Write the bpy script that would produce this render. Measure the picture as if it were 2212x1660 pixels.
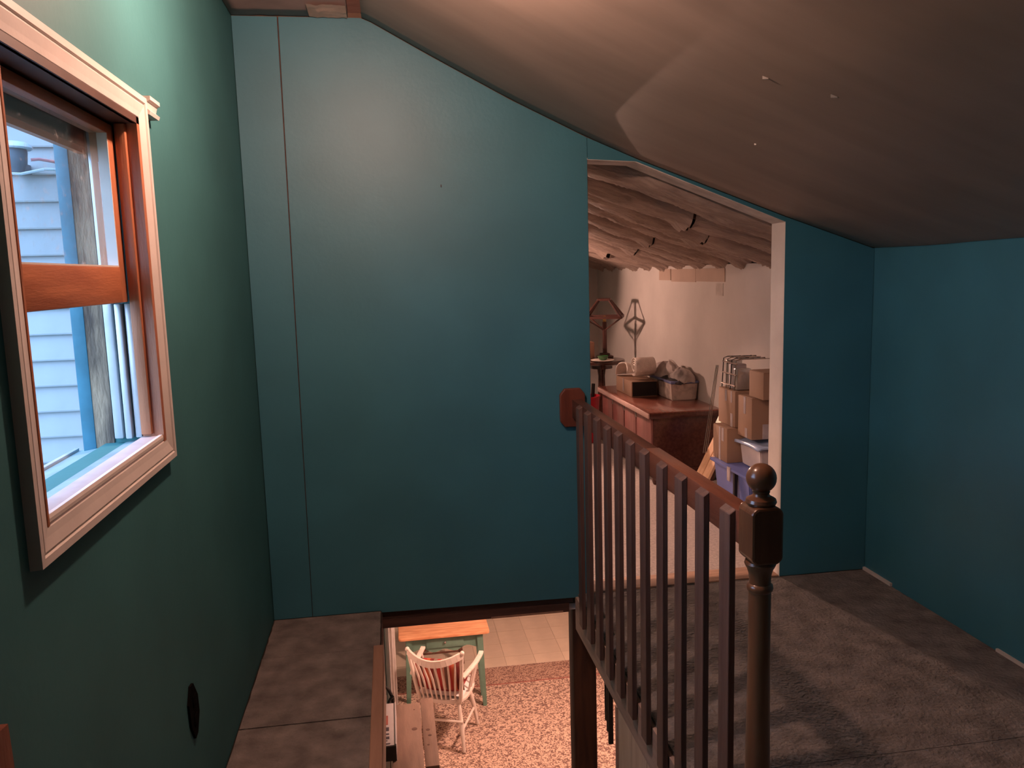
import bpy, bmesh, math, random
from mathutils import Vector, Matrix, noise
random.seed(7)
R = math.radians
for o in list(bpy.data.objects): bpy.data.objects.remove(o)
scene = bpy.context.scene
COL = scene.collection

# ------------------------------------------------------------------ camera
F_PX = 1757.94; YAW, PITCH, ROLL = 0.1468, 0.1365, -0.0282
cam_d = bpy.data.cameras.new('camera'); cam = bpy.data.objects.new('camera', cam_d); COL.objects.link(cam)
cam_d.sensor_fit = 'HORIZONTAL'; cam_d.sensor_width = 36.0; cam_d.lens = F_PX/2212*36.0
cam_d.clip_start = 0.02; cam_d.clip_end = 200
fw = Vector((math.sin(YAW)*math.cos(PITCH), math.cos(YAW)*math.cos(PITCH), -math.sin(PITCH)))
rt = Vector((math.cos(YAW), -math.sin(YAW), 0)); up = rt.cross(fw)
r2 = rt*math.cos(ROLL)+up*math.sin(ROLL); u2 = -rt*math.sin(ROLL)+up*math.cos(ROLL)
m = Matrix.Identity(4)
for i in range(3): m[i][0], m[i][1], m[i][2] = r2[i], u2[i], -fw[i]
m[0][3], m[1][3], m[2][3] = 0, 0, 1.5
cam.matrix_world = m
scene.camera = cam
# ------------------------------------------------------------------ world, exposure, lamp strengths
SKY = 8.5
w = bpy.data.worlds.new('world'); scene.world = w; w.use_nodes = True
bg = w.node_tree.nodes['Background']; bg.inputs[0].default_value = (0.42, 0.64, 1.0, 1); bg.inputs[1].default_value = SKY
scene.view_settings.view_transform = 'Standard'; scene.view_settings.look = 'None'
scene.view_settings.gamma = 1.0; scene.view_settings.use_curve_mapping = False
scene.view_settings.exposure = 0.0
LAMP_COL = (1.0, 0.565, 0.42)
LANDING_LAMP = 1650.0      # radiance of the bare bulb hanging over the landing
STORE_LAMP = 1100.0        # radiance of the floor lamp in the store room
STORE_FILL = 3500.0      # radiance of the unseen fill bulb added behind the partition
DOOR_FILL = 7500.0         # radiance of the bulb in the unseen reflector light added for the doorway
LOWER_LAMP = 900.0         # radiance of the globe in the room below

# ------------------------------------------------------------------ materials
MATS = {}
def mat(name, col, rough=0.6, var=0.12, scale=6.0, bump=0.0, bscale=40.0, metal=0.0, spec=0.4, stretch=(1,1,1), col2=None, alpha=None, trans=0.0, emis=None, lo=0.35, hi=0.65, coat=0.0):
    mt = bpy.data.materials.new(name); mt.use_nodes = True
    nt = mt.node_tree; N = nt.nodes; L = nt.links; b = N['Principled BSDF']
    b.inputs['Roughness'].default_value = rough; b.inputs['Metallic'].default_value = metal
    b.inputs['Specular IOR Level'].default_value = spec
    if trans: b.inputs['Transmission Weight'].default_value = trans
    if coat: b.inputs['Coat Weight'].default_value = coat; b.inputs['Coat Roughness'].default_value = 0.15
    if emis:
        b.inputs['Emission Color'].default_value = (*emis[0], 1); b.inputs['Emission Strength'].default_value = emis[1]
    tc = N.new('ShaderNodeTexCoord'); mp = N.new('ShaderNodeMapping'); mp.inputs['Scale'].default_value = stretch
    L.new(tc.outputs['Object'], mp.inputs[0])
    nz = N.new('ShaderNodeTexNoise'); nz.inputs['Scale'].default_value = scale; nz.inputs['Detail'].default_value = 6
    L.new(mp.outputs[0], nz.inputs[0])
    cr = N.new('ShaderNodeValToRGB'); cr.color_ramp.elements[0].position = lo; cr.color_ramp.elements[1].position = hi
    c2 = col2 or tuple(min(1, c*(1+var)) for c in col); c1 = col if col2 else tuple(c*(1-var) for c in col)
    cr.color_ramp.elements[0].color = (*c1, 1); cr.color_ramp.elements[1].color = (*c2, 1)
    L.new(nz.outputs[0], cr.inputs[0]); L.new(cr.outputs[0], b.inputs['Base Color'])
    if bump:
        n2 = N.new('ShaderNodeTexNoise'); n2.inputs['Scale'].default_value = bscale; n2.inputs['Detail'].default_value = 4
        L.new(mp.outputs[0], n2.inputs[0])
        bp = N.new('ShaderNodeBump'); bp.inputs['Strength'].default_value = bump; bp.inputs['Distance'].default_value = 0.01
        L.new(n2.outputs[0], bp.inputs['Height']); L.new(bp.outputs[0], b.inputs['Normal'])
    MATS[name] = mt
    return mt
mat('teal', (0.040, 0.178, 0.240), 0.50, 0.07, 3.0, 0.05, 60, spec=0.6)
mat('teal_green', (0.046, 0.158, 0.168), 0.6, 0.07, 3.0, 0.05, 60, spec=0.18)
mat('ceiling_board', (0.31, 0.245, 0.205), 0.55, 0.13, 2.2, 0.04, 20, stretch=(0.5,2.2,1))
mat('ceiling_flat', (0.42, 0.30, 0.27), 0.8, 0.15, 5, 0.25, 14)
mat('torn_paper', (0.62, 0.45, 0.36), 0.8, 0.15, 9, 0.3, 25)
mat('floor_ply', (0.125, 0.113, 0.106), 0.9, 0.0, 11, 1.0, 70, spec=0.12, col2=(0.27,0.245,0.225), lo=.28, hi=.72)
mat('dark_gap', (0.02, 0.015, 0.012), 0.9, 0.1)
mat('white_trim', (0.62, 0.57, 0.53), 0.5, 0.05, 8, 0.05, 50)
mat('drywall', (0.68, 0.645, 0.62), 0.85, 0.05, 3, 0.04, 30, spec=0.2)
mat('drywall_tan', (0.54, 0.42, 0.35), 0.85, 0.06, 5)
mat('raw_edge', (0.60, 0.55, 0.52), 0.9, 0.14, 14, 0.3, 60)
mat('orange_wood', (0.31, 0.105, 0.05), 0.42, 0.0, 5, 0.1, 40, col2=(0.46,0.175,0.085), stretch=(6,6,0.7))
mat('orange_wood_h', (0.29, 0.095, 0.045), 0.42, 0.0, 5, 0.1, 40, col2=(0.42,0.155,0.072), stretch=(6,0.7,6))
mat('soffit_shaded', (0.07, 0.035, 0.025), 0.6, 0.2, 8)  # head jamb wood, shade of its underside put into the colour
mat('eave_dark', (0.025, 0.027, 0.03), 0.6, 0.2, 8)
mat('pale_sill', (0.42, 0.36, 0.36), 0.6, 0.12, 10, 0.1, 60)
mat('silver', (0.48, 0.49, 0.51), 0.35, 0.12, 8, metal=0.35)
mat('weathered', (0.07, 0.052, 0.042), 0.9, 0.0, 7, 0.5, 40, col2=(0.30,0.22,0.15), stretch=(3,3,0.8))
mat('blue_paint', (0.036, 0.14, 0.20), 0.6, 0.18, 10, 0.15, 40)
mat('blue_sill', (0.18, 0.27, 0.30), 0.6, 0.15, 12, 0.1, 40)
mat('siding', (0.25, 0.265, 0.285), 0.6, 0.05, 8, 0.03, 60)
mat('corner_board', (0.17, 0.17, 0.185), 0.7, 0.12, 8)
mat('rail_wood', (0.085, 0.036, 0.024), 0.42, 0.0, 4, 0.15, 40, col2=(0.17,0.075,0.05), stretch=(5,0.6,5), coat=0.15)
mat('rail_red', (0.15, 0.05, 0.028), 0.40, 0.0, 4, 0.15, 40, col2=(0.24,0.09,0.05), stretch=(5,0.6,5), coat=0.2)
mat('slat_wood', (0.095, 0.052, 0.042), 0.5, 0.0, 4, 0.2, 45, col2=(0.17,0.10,0.08), stretch=(7,7,0.5))
mat('plate_wood', (0.12, 0.036, 0.022), 0.42, 0.0, 4, 0.1, 40, col2=(0.19,0.06,0.035), stretch=(6,6,0.8))
mat('newel_wood', (0.12, 0.048, 0.022), 0.28, 0.0, 5, 0.06, 30, col2=(0.21,0.095,0.045), stretch=(4,4,0.6), coat=0.5)
mat('fascia_wood', (0.38, 0.27, 0.22), 0.75, 0.0, 5, 0.2, 50, col2=(0.52,0.38,0.31), stretch=(5,0.6,5))
mat('fascia_light', (0.29, 0.165, 0.11), 0.7, 0.0, 5, 0.15, 50, col2=(0.38,0.225,0.155), stretch=(5,0.6,5))
mat('beam_dark', (0.06, 0.03, 0.024), 0.7, 0.0, 5, 0.2, 40, col2=(0.11,0.055,0.042), stretch=(0.6,5,5))
mat('post_dark', (0.035, 0.014, 0.009), 0.6, 0.0, 5, 0.2, 40, col2=(0.085,0.035,0.02), stretch=(5,5,0.6))
mat('panel_light', (0.62, 0.47, 0.36), 0.7, 0.0, 5, 0.15, 40, col2=(0.74,0.59,0.46), stretch=(5,5,0.6))
mat('kraft', (0.27, 0.205, 0.18), 0.55, 0.0, 9, 1.0, 26, col2=(0.43,0.335,0.285), stretch=(0.5,3,1), spec=0.35)
mat('rafter', (0.14, 0.085, 0.06), 0.85, 0.2, 8, 0.2, 40)
mat('roof_dark', (0.05, 0.04, 0.035), 0.95, 0.2, 8)
mat('carpet', (0.46, 0.40, 0.37), 0.95, 0.15, 60, 0.6, 220, spec=0.1)
mat('threshold_wood', (0.36, 0.22, 0.15), 0.7, 0.25, 9, 0.2, 40, stretch=(0.5,4,4))
mat('tile_beige', (0.66, 0.54, 0.42), 0.5, 0.06, 5, 0.05, 30)
mat('grout', (0.50, 0.40, 0.31), 0.9, 0.1)
mat('desk_green', (0.14, 0.26, 0.20), 0.5, 0.14, 8, 0.05, 40)
mat('desk_top', (0.56, 0.24, 0.11), 0.4, 0.0, 7, 0.1, 40, col2=(0.74,0.38,0.20), stretch=(1,6,6))
mat('chair_white', (0.78, 0.68, 0.60), 0.5, 0.06, 8)
mat('stool_brown', (0.13, 0.05, 0.03), 0.4, 0.25, 8, stretch=(4,4,0.6))
mat('bench_wood', (0.19, 0.12, 0.09), 0.7, 0.0, 4, 0.15, 40, col2=(0.26,0.17,0.13), stretch=(6,0.8,6))
mat('knot', (0.10, 0.055, 0.04), 0.8, 0.2)
mat('carton_white', (0.45, 0.40, 0.40), 0.6, 0.05)
mat('carton_dark', (0.05, 0.03, 0.025), 0.7, 0.15)
mat('print_dark', (0.05, 0.04, 0.05), 0.6, 0.1)
mat('print_red', (0.30, 0.09, 0.07), 0.6, 0.1)
mat('black', (0.012, 0.010, 0.010), 0.5, 0.2)
mat('matte_black', (0.006, 0.005, 0.005), 0.95, 0.2, spec=0.05)
mat('black_metal', (0.03, 0.03, 0.03), 0.35, 0.1, metal=0.5)
mat('mahogany', (0.055, 0.018, 0.013), 0.26, 0.0, 7, 0.03, 30, col2=(0.085,0.030,0.021), stretch=(7,0.6,7), coat=0.5)  # dark tone holds the shade of the chest's near end; table shares it
mat('mahogany_top_sheen', (0.15, 0.045, 0.030), 0.26, 0.0, 7, 0.03, 30, col2=(0.22,0.075,0.05), stretch=(7,0.6,7), coat=0.6)  # same wood, glossy reflection on the lid put into the colour
mat('mahogany_front_lit', (0.20, 0.085, 0.078), 0.33, 0.0, 5, 0.03, 30, col2=(0.30,0.14,0.125), stretch=(5,5,0.8), coat=0.4)  # same wood, lamplight on the chest front put into the colour
mat('mahogany_edge_highlight', (0.56, 0.38, 0.34), 0.35, 0.1, 8, coat=0.3)  # same wood, pale highlight along the edge put into the colour
mat('cardboard', (0.29, 0.18, 0.12), 0.8, 0.07, 5, 0.05, 40)
mat('cardboard_dark', (0.22, 0.115, 0.075), 0.8, 0.07, 5, 0.05, 40)
mat('tape', (0.42, 0.37, 0.38), 0.16, 0.15, 14, 0.25, 30, spec=0.8)
mat('bin_blue', (0.12, 0.16, 0.42), 0.35, 0.1, 6, spec=0.6)
mat('bin_clear', (0.62, 0.57, 0.57), 0.35, 0.1, 6, spec=0.6)
mat('lid_blue', (0.45, 0.60, 0.90), 0.3, 0.08, 6, spec=0.6)
mat('bin_weave', (0.66, 0.56, 0.50), 0.6, 0.0, 16, 0.4, 25, col2=(0.40,0.33,0.30), lo=0.42, hi=0.62)
mat('cloth_grey', (0.30, 0.26, 0.255), 0.85, 0.0, 9, 0.4, 30, col2=(0.62,0.55,0.52))
mat('cloth_dark', (0.05, 0.045, 0.05), 0.9, 0.3, 9, 0.3, 30)
mat('cloth_blue', (0.16, 0.19, 0.36), 0.8, 0.2, 9)
mat('bubble', (0.80, 0.70, 0.64), 0.3, 0.06, 30, 0.5, 90, spec=0.6)
mat('frame_wood', (0.075, 0.030, 0.024), 0.45, 0.2, 8)
mat('green_glass', (0.012, 0.10, 0.02), 0.08, 0.2, 6, spec=0.9)
mat('plate_white', (0.72, 0.64, 0.58), 0.4, 0.05)
mat('red_plastic', (0.62, 0.035, 0.055), 0.35, 0.08, spec=0.5)
mat('pine', (0.60, 0.36, 0.21), 0.7, 0.0, 5, 0.1, 40, col2=(0.74,0.48,0.30), stretch=(5,5,0.7))
mat('wire', (0.50, 0.45, 0.42), 0.25, 0.1, metal=0.9)
mat('foil', (0.62, 0.60, 0.58), 0.2, 0.2, 12, 0.4, 20, metal=0.6)
mat('paper_green', (0.40, 0.55, 0.38), 0.3, 0.3, 20)
mat('plaster_chip', (0.70, 0.66, 0.62), 0.9, 0.1)
mat('ground', (0.10, 0.13, 0.07), 0.95, 0.3, 2)
mat('cable_red', (0.42, 0.16, 0.18), 0.5, 0.1)
mat('cable_white', (0.50, 0.54, 0.58), 0.5, 0.1)
mat('service_grey', (0.10, 0.13, 0.17), 0.5, 0.1)
mat('service_cap', (0.42, 0.47, 0.54), 0.4, 0.1)
mat('brass', (0.45, 0.28, 0.10), 0.35, 0.1, metal=0.9)
for nm, st in (('bulb_landing', LANDING_LAMP), ('bulb_store', STORE_LAMP), ('bulb_store_fill', STORE_FILL), ('bulb_door_fill', DOOR_FILL), ('bulb_lower', LOWER_LAMP)):
    mat(nm, (0.8,0.8,0.8), 0.5, 0, emis=(LAMP_COL, st))
def glass(name, rough=0.0, dirt=0.06):
    mt = bpy.data.materials.new(name); mt.use_nodes = True; nt = mt.node_tree; N = nt.nodes; L = nt.links
    for n in list(N): N.remove(n)
    out = N.new('ShaderNodeOutputMaterial'); tr = N.new('ShaderNodeBsdfTransparent'); tr.inputs[0].default_value = (.93,.96,.97,1)
    gl = N.new('ShaderNodeBsdfGlossy'); gl.inputs['Roughness'].default_value = 0.02
    df = N.new('ShaderNodeBsdfDiffuse'); df.inputs[0].default_value = (.8,.8,.8,1)
    fr = N.new('ShaderNodeValue'); fr.outputs[0].default_value = 0.07
    tc = N.new('ShaderNodeTexCoord'); nz = N.new('ShaderNodeTexNoise'); nz.inputs['Scale'].default_value = 60; nz.inputs['Detail'].default_value = 8
    L.new(tc.outputs['Object'], nz.inputs[0])
    cr = N.new('ShaderNodeValToRGB'); cr.color_ramp.elements[0].position = .60; cr.color_ramp.elements[1].position = .75
    cr.color_ramp.elements[0].color = (dirt*.4,)*3+(1,); cr.color_ramp.elements[1].color = (dirt*4,)*3+(1,)
    L.new(nz.outputs[0], cr.inputs[0])
    m1 = N.new('ShaderNodeMixShader'); m2 = N.new('ShaderNodeMixShader')
    L.new(cr.outputs[0], m1.inputs[0]); L.new(tr.outputs[0], m1.inputs[1]); L.new(df.outputs[0], m1.inputs[2])
    L.new(fr.outputs[0], m2.inputs[0]); L.new(m1.outputs[0], m2.inputs[1]); L.new(gl.outputs[0], m2.inputs[2])
    L.new(m2.outputs[0], out.inputs[0]); MATS[name] = mt
glass('glass')
def mix_node(N, L, fac, a, b):
    mx = N.new('ShaderNodeMix'); mx.data_type = 'RGBA'
    L.new(fac, mx.inputs[0])
    for s, v in ((6, a), (7, b)):
        if isinstance(v, tuple): mx.inputs[s].default_value = (*v, 1)
        else: L.new(v, mx.inputs[s])
    return mx.outputs[2]
def rug_material(name, base, dark, scale):
    mt = mat(name, base, 0.95, spec=0.1); nt = mt.node_tree; N = nt.nodes; L = nt.links; b = N['Principled BSDF']
    tc = N.new('ShaderNodeTexCoord')
    v = N.new('ShaderNodeTexVoronoi'); v.inputs['Scale'].default_value = scale; v.feature = 'F1'; L.new(tc.outputs['Object'], v.inputs[0])
    nz = N.new('ShaderNodeTexNoise'); nz.inputs['Scale'].default_value = scale*1.1; nz.inputs['Detail'].default_value = 3; nz.inputs['Distortion'].default_value = 1.5
    L.new(tc.outputs['Object'], nz.inputs[0])
    r1 = N.new('ShaderNodeValToRGB'); r1.color_ramp.elements[0].position = .48; r1.color_ramp.elements[1].position = .55; L.new(nz.outputs[0], r1.inputs[0])
    c1 = mix_node(N, L, r1.outputs[0], base, dark)
    r2_ = N.new('ShaderNodeValToRGB'); r2_.color_ramp.elements[0].position = .16; r2_.color_ramp.elements[1].position = .26
    r2_.color_ramp.elements[0].color = (1,1,1,1); r2_.color_ramp.elements[1].color = (0,0,0,1); L.new(v.outputs['Distance'], r2_.inputs[0])
    c2 = mix_node(N, L, r2_.outputs[0], c1, tuple(x*0.6 for x in dark))
    L.new(c2, b.inputs['Base Color'])
rug_material('rug_field', (0.62,0.45,0.35), (0.20,0.12,0.10), 34)
rug_material('rug_border', (0.50,0.33,0.25), (0.20,0.11,0.09), 40)
def stripe_material(name, cols, axis, period):
    mt = mat(name, cols[0], 0.9, spec=0.1); nt = mt.node_tree; N = nt.nodes; L = nt.links; b = N['Principled BSDF']
    tc = N.new('ShaderNodeTexCoord'); sp = N.new('ShaderNodeSeparateXYZ'); L.new(tc.outputs['Object'], sp.inputs[0])
    ma = N.new('ShaderNodeMath'); ma.operation = 'DIVIDE'; L.new(sp.outputs[axis], ma.inputs[0]); ma.inputs[1].default_value = period
    fr = N.new('ShaderNodeMath'); fr.operation = 'FRACT'; L.new(ma.outputs[0], fr.inputs[0])
    cr = N.new('ShaderNodeValToRGB'); cr.color_ramp.interpolation = 'CONSTANT'
    el = cr.color_ramp.elements
    while len(el) < len(cols): el.new(0.5)
    for i, c in enumerate(cols): el[i].position = i/len(cols); el[i].color = (*c, 1)
    L.new(fr.outputs[0], cr.inputs[0]); L.new(cr.outputs[0], b.inputs['Base Color'])
stripe_material('cushion_red', [(0.40,0.05,0.045),(0.50,0.27,0.21),(0.16,0.09,0.07),(0.42,0.06,0.05),(0.50,0.14,0.07),(0.18,0.04,0.035),(0.28,0.20,0.16)], 0, 0.22)
stripe_material('cushion_white', [(0.75,0.68,0.66),(0.45,0.10,0.10),(0.78,0.72,0.70),(0.36,0.38,0.50)], 1, 0.075)

# ------------------------------------------------------------------ mesh helpers
class MB:
    def __init__(s): s.bm = bmesh.new()
    def box(s, x0, x1, y0, y1, z0, z1, bev=0.0, rot=None):
        c = Vector(((x0+x1)/2, (y0+y1)/2, (z0+z1)/2))
        mt = Matrix.Translation(c)
        if rot is not None: mt = mt @ rot
        g = bmesh.ops.create_cube(s.bm, size=1, matrix=mt @ Matrix.Diagonal((abs(x1-x0), abs(y1-y0), abs(z1-z0), 1)))
        if bev:
            es = list({e for v in g['verts'] for e in v.link_edges})
            bmesh.ops.bevel(s.bm, geom=es, offset=bev, segments=2, profile=0.5, affect='EDGES')
        return s
    def bar(s, a, b, w, h, upv=(0,0,1), bev=0.0):
        a, b = Vector(a), Vector(b); d = b-a; y = d.normalized(); u = Vector(upv)
        x = y.cross(u)
        if x.length < 1e-4: x = y.cross(Vector((1,0,0)))
        x.normalize(); z = x.cross(y)
        mt = Matrix.Identity(4)
        for i in range(3): mt[i][0], mt[i][1], mt[i][2], mt[i][3] = x[i], y[i], z[i], (a[i]+b[i])/2
        g = bmesh.ops.create_cube(s.bm, size=1, matrix=mt @ Matrix.Diagonal((w, d.length, h, 1)))
        if bev:
            es = list({e for v in g['verts'] for e in v.link_edges})
            bmesh.ops.bevel(s.bm, geom=es, offset=bev, segments=2, profile=0.5, affect='EDGES')
        return s
    def prism(s, pts, axis, a, b):
        # pts 2-D in the plane perpendicular to axis; axis 'x': (y,z), 'y': (x,z), 'z': (x,y)
        def P(p, t): return {'x': (t, p[0], p[1]), 'y': (p[0], t, p[1]), 'z': (p[0], p[1], t)}[axis]
        A = [s.bm.verts.new(P(p, a)) for p in pts]; B = [s.bm.verts.new(P(p, b)) for p in pts]
        n = len(pts); s.bm.faces.new(A); s.bm.faces.new(B[::-1])
        for i in range(n): s.bm.faces.new((A[i], B[i], B[(i+1) % n], A[(i+1) % n]))
        return s
    def tube(s, pts, r, seg=8, caps=True):
        pts = [Vector(p) for p in pts]; rr = r if isinstance(r, (list, tuple)) else [r]*len(pts)
        rings = []; prev = None
        for i, p in enumerate(pts):
            d = (pts[min(i+1, len(pts)-1)]-pts[max(i-1, 0)]).normalized()
            if prev is None: n = d.orthogonal().normalized()
            else:
                n = (prev-d*prev.dot(d)); n = n.normalized() if n.length > 1e-5 else d.orthogonal().normalized()
            prev = n; b = d.cross(n)
            rings.append([s.bm.verts.new(p+(n*math.cos(2*math.pi*k/seg)+b*math.sin(2*math.pi*k/seg))*rr[i]) for k in range(seg)])
        for A, B in zip(rings, rings[1:]):
            for k in range(seg): s.bm.faces.new((A[k], A[(k+1) % seg], B[(k+1) % seg], B[k]))
        if caps: s.bm.faces.new(rings[0][::-1]); s.bm.faces.new(rings[-1])
        return s
    def lathe(s, prof, cx, cy, seg=24):
        rings = [[s.bm.verts.new((cx+r*math.cos(2*math.pi*k/seg), cy+r*math.sin(2*math.pi*k/seg), z)) for k in range(seg)] for r, z in prof]
        for A, B in zip(rings, rings[1:]):
            for k in range(seg): s.bm.faces.new((A[k], A[(k+1) % seg], B[(k+1) % seg], B[k]))
        s.bm.faces.new(rings[0][::-1]); s.bm.faces.new(rings[-1])
        return s
    def sphere(s, c, r, seg=20):
        bmesh.ops.create_uvsphere(s.bm, u_segments=seg, v_segments=seg//2, radius=r, matrix=Matrix.Translation(c)); return s
    def grid(s, fn, nu, nv):
        V = [[s.bm.verts.new(fn(i/nu, j/nv)) for j in range(nv+1)] for i in range(nu+1)]
        for i in range(nu):
            for j in range(nv): s.bm.faces.new((V[i][j], V[i+1][j], V[i+1][j+1], V[i][j+1]))
        return s
    def build(s, name, material, parent=None, smooth=False):
        bmesh.ops.recalc_face_normals(s.bm, faces=s.bm.faces)
        me = bpy.data.meshes.new(name); s.bm.to_mesh(me); s.bm.free()
        me.materials.append(MATS[material])
        if smooth:
            for p in me.polygons: p.use_smooth = True
            try: me.set_sharp_from_angle(angle=R(40))
            except Exception: pass
        o = bpy.data.objects.new(name, me); COL.objects.link(o)
        if parent is not None: o.parent = parent; o.matrix_parent_inverse = parent.matrix_world.inverted()
        return o
def tag(o, label=None, cat=None, group=None, kind=None):
    if label: o['label'] = label
    if cat: o['category'] = cat
    if group: o['group'] = group
    if kind: o['kind'] = kind
    return o
def thing(name, loc, label, cat, group=None, kind=None, rz=0.0):
    o = bpy.data.objects.new(name, None); COL.objects.link(o); o.location = loc; o.rotation_euler = (0, 0, rz); o.empty_display_size = 0.05
    bpy.context.view_layer.update()
    return tag(o, label, cat, group, kind)
def struct(o, label=None): return tag(o, label, None, None, 'structure')
def bx(name, material, parent, *a, bev=0.0, rot=None): return MB().box(*a, bev=bev, rot=rot).build(name, material, parent, smooth=bev > 0)

# ================================================================== SETTING
XL, XR, YB = -0.571, 2.257, 3.555
OX0, OX1, OY0 = -0.10, 0.81, 1.60            # stair opening in the landing floor
PROF = [(-0.06,2.552),(-0.02,2.536),(0.203,2.414),(0.548,2.233),(0.89,2.071),(1.118,1.976),(1.794,1.724),(2.257,1.563)]
def ceil_z(x):
    for (a, za), (b, zb) in zip(PROF, PROF[1:]):
        if a <= x <= b: return za+(zb-za)*(x-a)/(b-a)
    return 2.552 if x < PROF[0][0] else PROF[-1][1]

# --- left wall with the window opening
WY0, WY1, WZ0, WZ1 = 1.370, 2.086, 1.113, 1.884
b = MB()
b.box(-0.70, XL, -1.8, WY0, -2.6, 2.9); b.box(-0.70, XL, WY1, 9.9, -2.6, 2.9)
b.box(-0.70, XL, WY0, WY1, -2.6, WZ0); b.box(-0.70, XL, WY0, WY1, WZ1, 2.9)
struct(b.build('wall_left', 'teal_green'), 'green teal painted wall holding the window')
# --- back wall: core, teal panels, door lining
DX0, DX1 = 0.884, 1.810
DOOR_TOP = [(DX0,1.977),(1.105,1.966),(DX1,1.6925)]
def prof_between(x0, x1, dz=0.0):
    xs = [x0]+[x for x, _ in PROF if x0 < x < x1]+[x1]
    return [(x, ceil_z(x)+dz) for x in xs]
wb = MB()
wb.prism([(XL,-0.008),(DX0+.004,-0.008)]+prof_between(XL, DX0+.004, .02)[::-1], 'y', 3.567, 3.685)
wb.prism([(DX0+.004,1.985),(1.105,1.974),(DX1+.004,1.700)]+prof_between(DX0+.004, DX1+.004, .02)[::-1], 'y', 3.567, 3.685)
wb.prism([(DX1+.004,-0.02),(XR,-0.02)]+prof_between(DX1+.004, XR, .02)[::-1], 'y', 3.567, 3.685)
wall_back = struct(wb.build('wall_back', 'rafter'), 'teal partition wall with the doorway cut into it')
def panel(pts, name='wall_panel', y0=3.555, y1=3.567): return MB().prism(pts, 'y', y0, y1).build(name, 'teal', wall_back)
panel([(XL+.003,0.003),(-0.4035,0.003),(-0.392,2.549),(XL+.002,2.550)])
panel([(-0.4005,0.003),(-0.10,0.003),(-0.10,-0.006),(DX0,-0.016)]+prof_between(-0.386, DX0, -.003)[::-1])
panel([(DX0+.002,1.979),(1.105,1.968),(DX1,1.6945)]+prof_between(DX0+.002, DX1, -.002)[::-1])
panel([(DX1+.001,0.003),(XR-.002,0.003)]+prof_between(DX1+.001, XR-.002, -.002)[::-1])
bx('ceiling_backing', 'beam_dark', wall_back, XL, 0.0, 3.569, 3.60, 2.573, 2.80)
bx('seam_backing', 'beam_dark', wall_back, -0.412, -0.380, 3.566, 3.5675, 0.0, 2.548)
lin = MB().prism([(DX1,0),(DX1+.004,0),(DX1+.004,1.700),(DX1,1.695)], 'y', 3.556, 3.69).build('door_lining', 'white_trim', wall_back)
MB().prism([(1.10,1.966),(DX1,1.6925),(DX1,1.700),(1.105,1.974)], 'y', 3.556, 3.69).build('door_lining', 'raw_edge', wall_back)
MB().prism([(DX0,1.977),(1.105,1.966),(1.105,1.974),(DX0,1.985)], 'y', 3.556, 3.69).build('door_lining', 'raw_edge', wall_back)
bx('nail', 'print_dark', wall_back, 0.242, 0.246, 3.551, 3.5551, 1.868, 1.878)
# --- right knee wall of the landing
struct(bx('wall_right', 'teal', None, XR, XR+.10, -1.7, 3.69, -0.02, 1.60), 'low teal knee wall under the sloping ceiling')
struct(bx('wall_rear', 'teal', None, XL, XR+.1, -1.8, -1.7, -0.02, 2.8))
struct(bx('trim_1', 'white_trim', None, XR-.012, XR, 3.33, 3.553, 0.0, 0.014), 'short pale strip of trim at the foot of the knee wall by the corner')
struct(bx('trim_2', 'white_trim', None, XR-.010, XR, 2.40, 2.66, 0.0, 0.012), 'short pale strip of trim at the foot of the knee wall, nearer end')
# --- ceiling: flat strip and bowed slope
struct(MB().grid(lambda u, v: (XL+.002+u*(0.459), -1.7+v*(3.553+1.7), 2.552+0.004*noise.noise((u*6, v*20, 0))), 12, 60).build('ceiling_flat', 'ceiling_flat', None, True))
bpy.data.objects['ceiling_flat'].modifiers.new('thick', 'SOLIDIFY').thickness = -0.03
XS = [-0.055+i*(XR+.05+0.055)/60 for i in range(61)]
def smooth_ceil(x):
    return (ceil_z(x-.06)+ceil_z(x-.03)+ceil_z(x)+ceil_z(x+.03)+ceil_z(x+.06))/5 if 0.12 < x < 2.12 else ceil_z(x)
def cfn(u, v):
    x = XS[round(u*60)]; y = -1.7+v*(YB+1.7)
    e = min(1, (YB-y)/.5)
    z = smooth_ceil(x) + e*0.010*noise.noise((x*1.3, y*1.2, 3.3)) + e*0.004*math.sin(y*5.15)
    return (x, y, z)
c = struct(MB().grid(cfn, 60, 60).build('ceiling', 'ceiling_board', None, True), 'bowed brown sloping ceiling')
c.modifiers.new('thick', 'SOLIDIFY').thickness = -0.02
struct(MB().prism([(XL,2.80),(0.1,2.80),(2.75,1.80),(2.75,1.86),(0.1,2.88),(XL,2.88)], 'y', -1.8, 9.9).build('roof', 'roof_dark'))
struct(bx('wall_outer', 'siding', None, 2.70, 2.76, -1.8, 9.9, -0.1, 1.84)); struct(bx('wall_outer_end', 'siding', None, XL, 2.76, 8.85, 8.9, -0.1, 2.9)); struct(bx('wall_outer_rear', 'siding', None, XL, 2.76, -1.86, -1.8, -0.1, 2.9))
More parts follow.
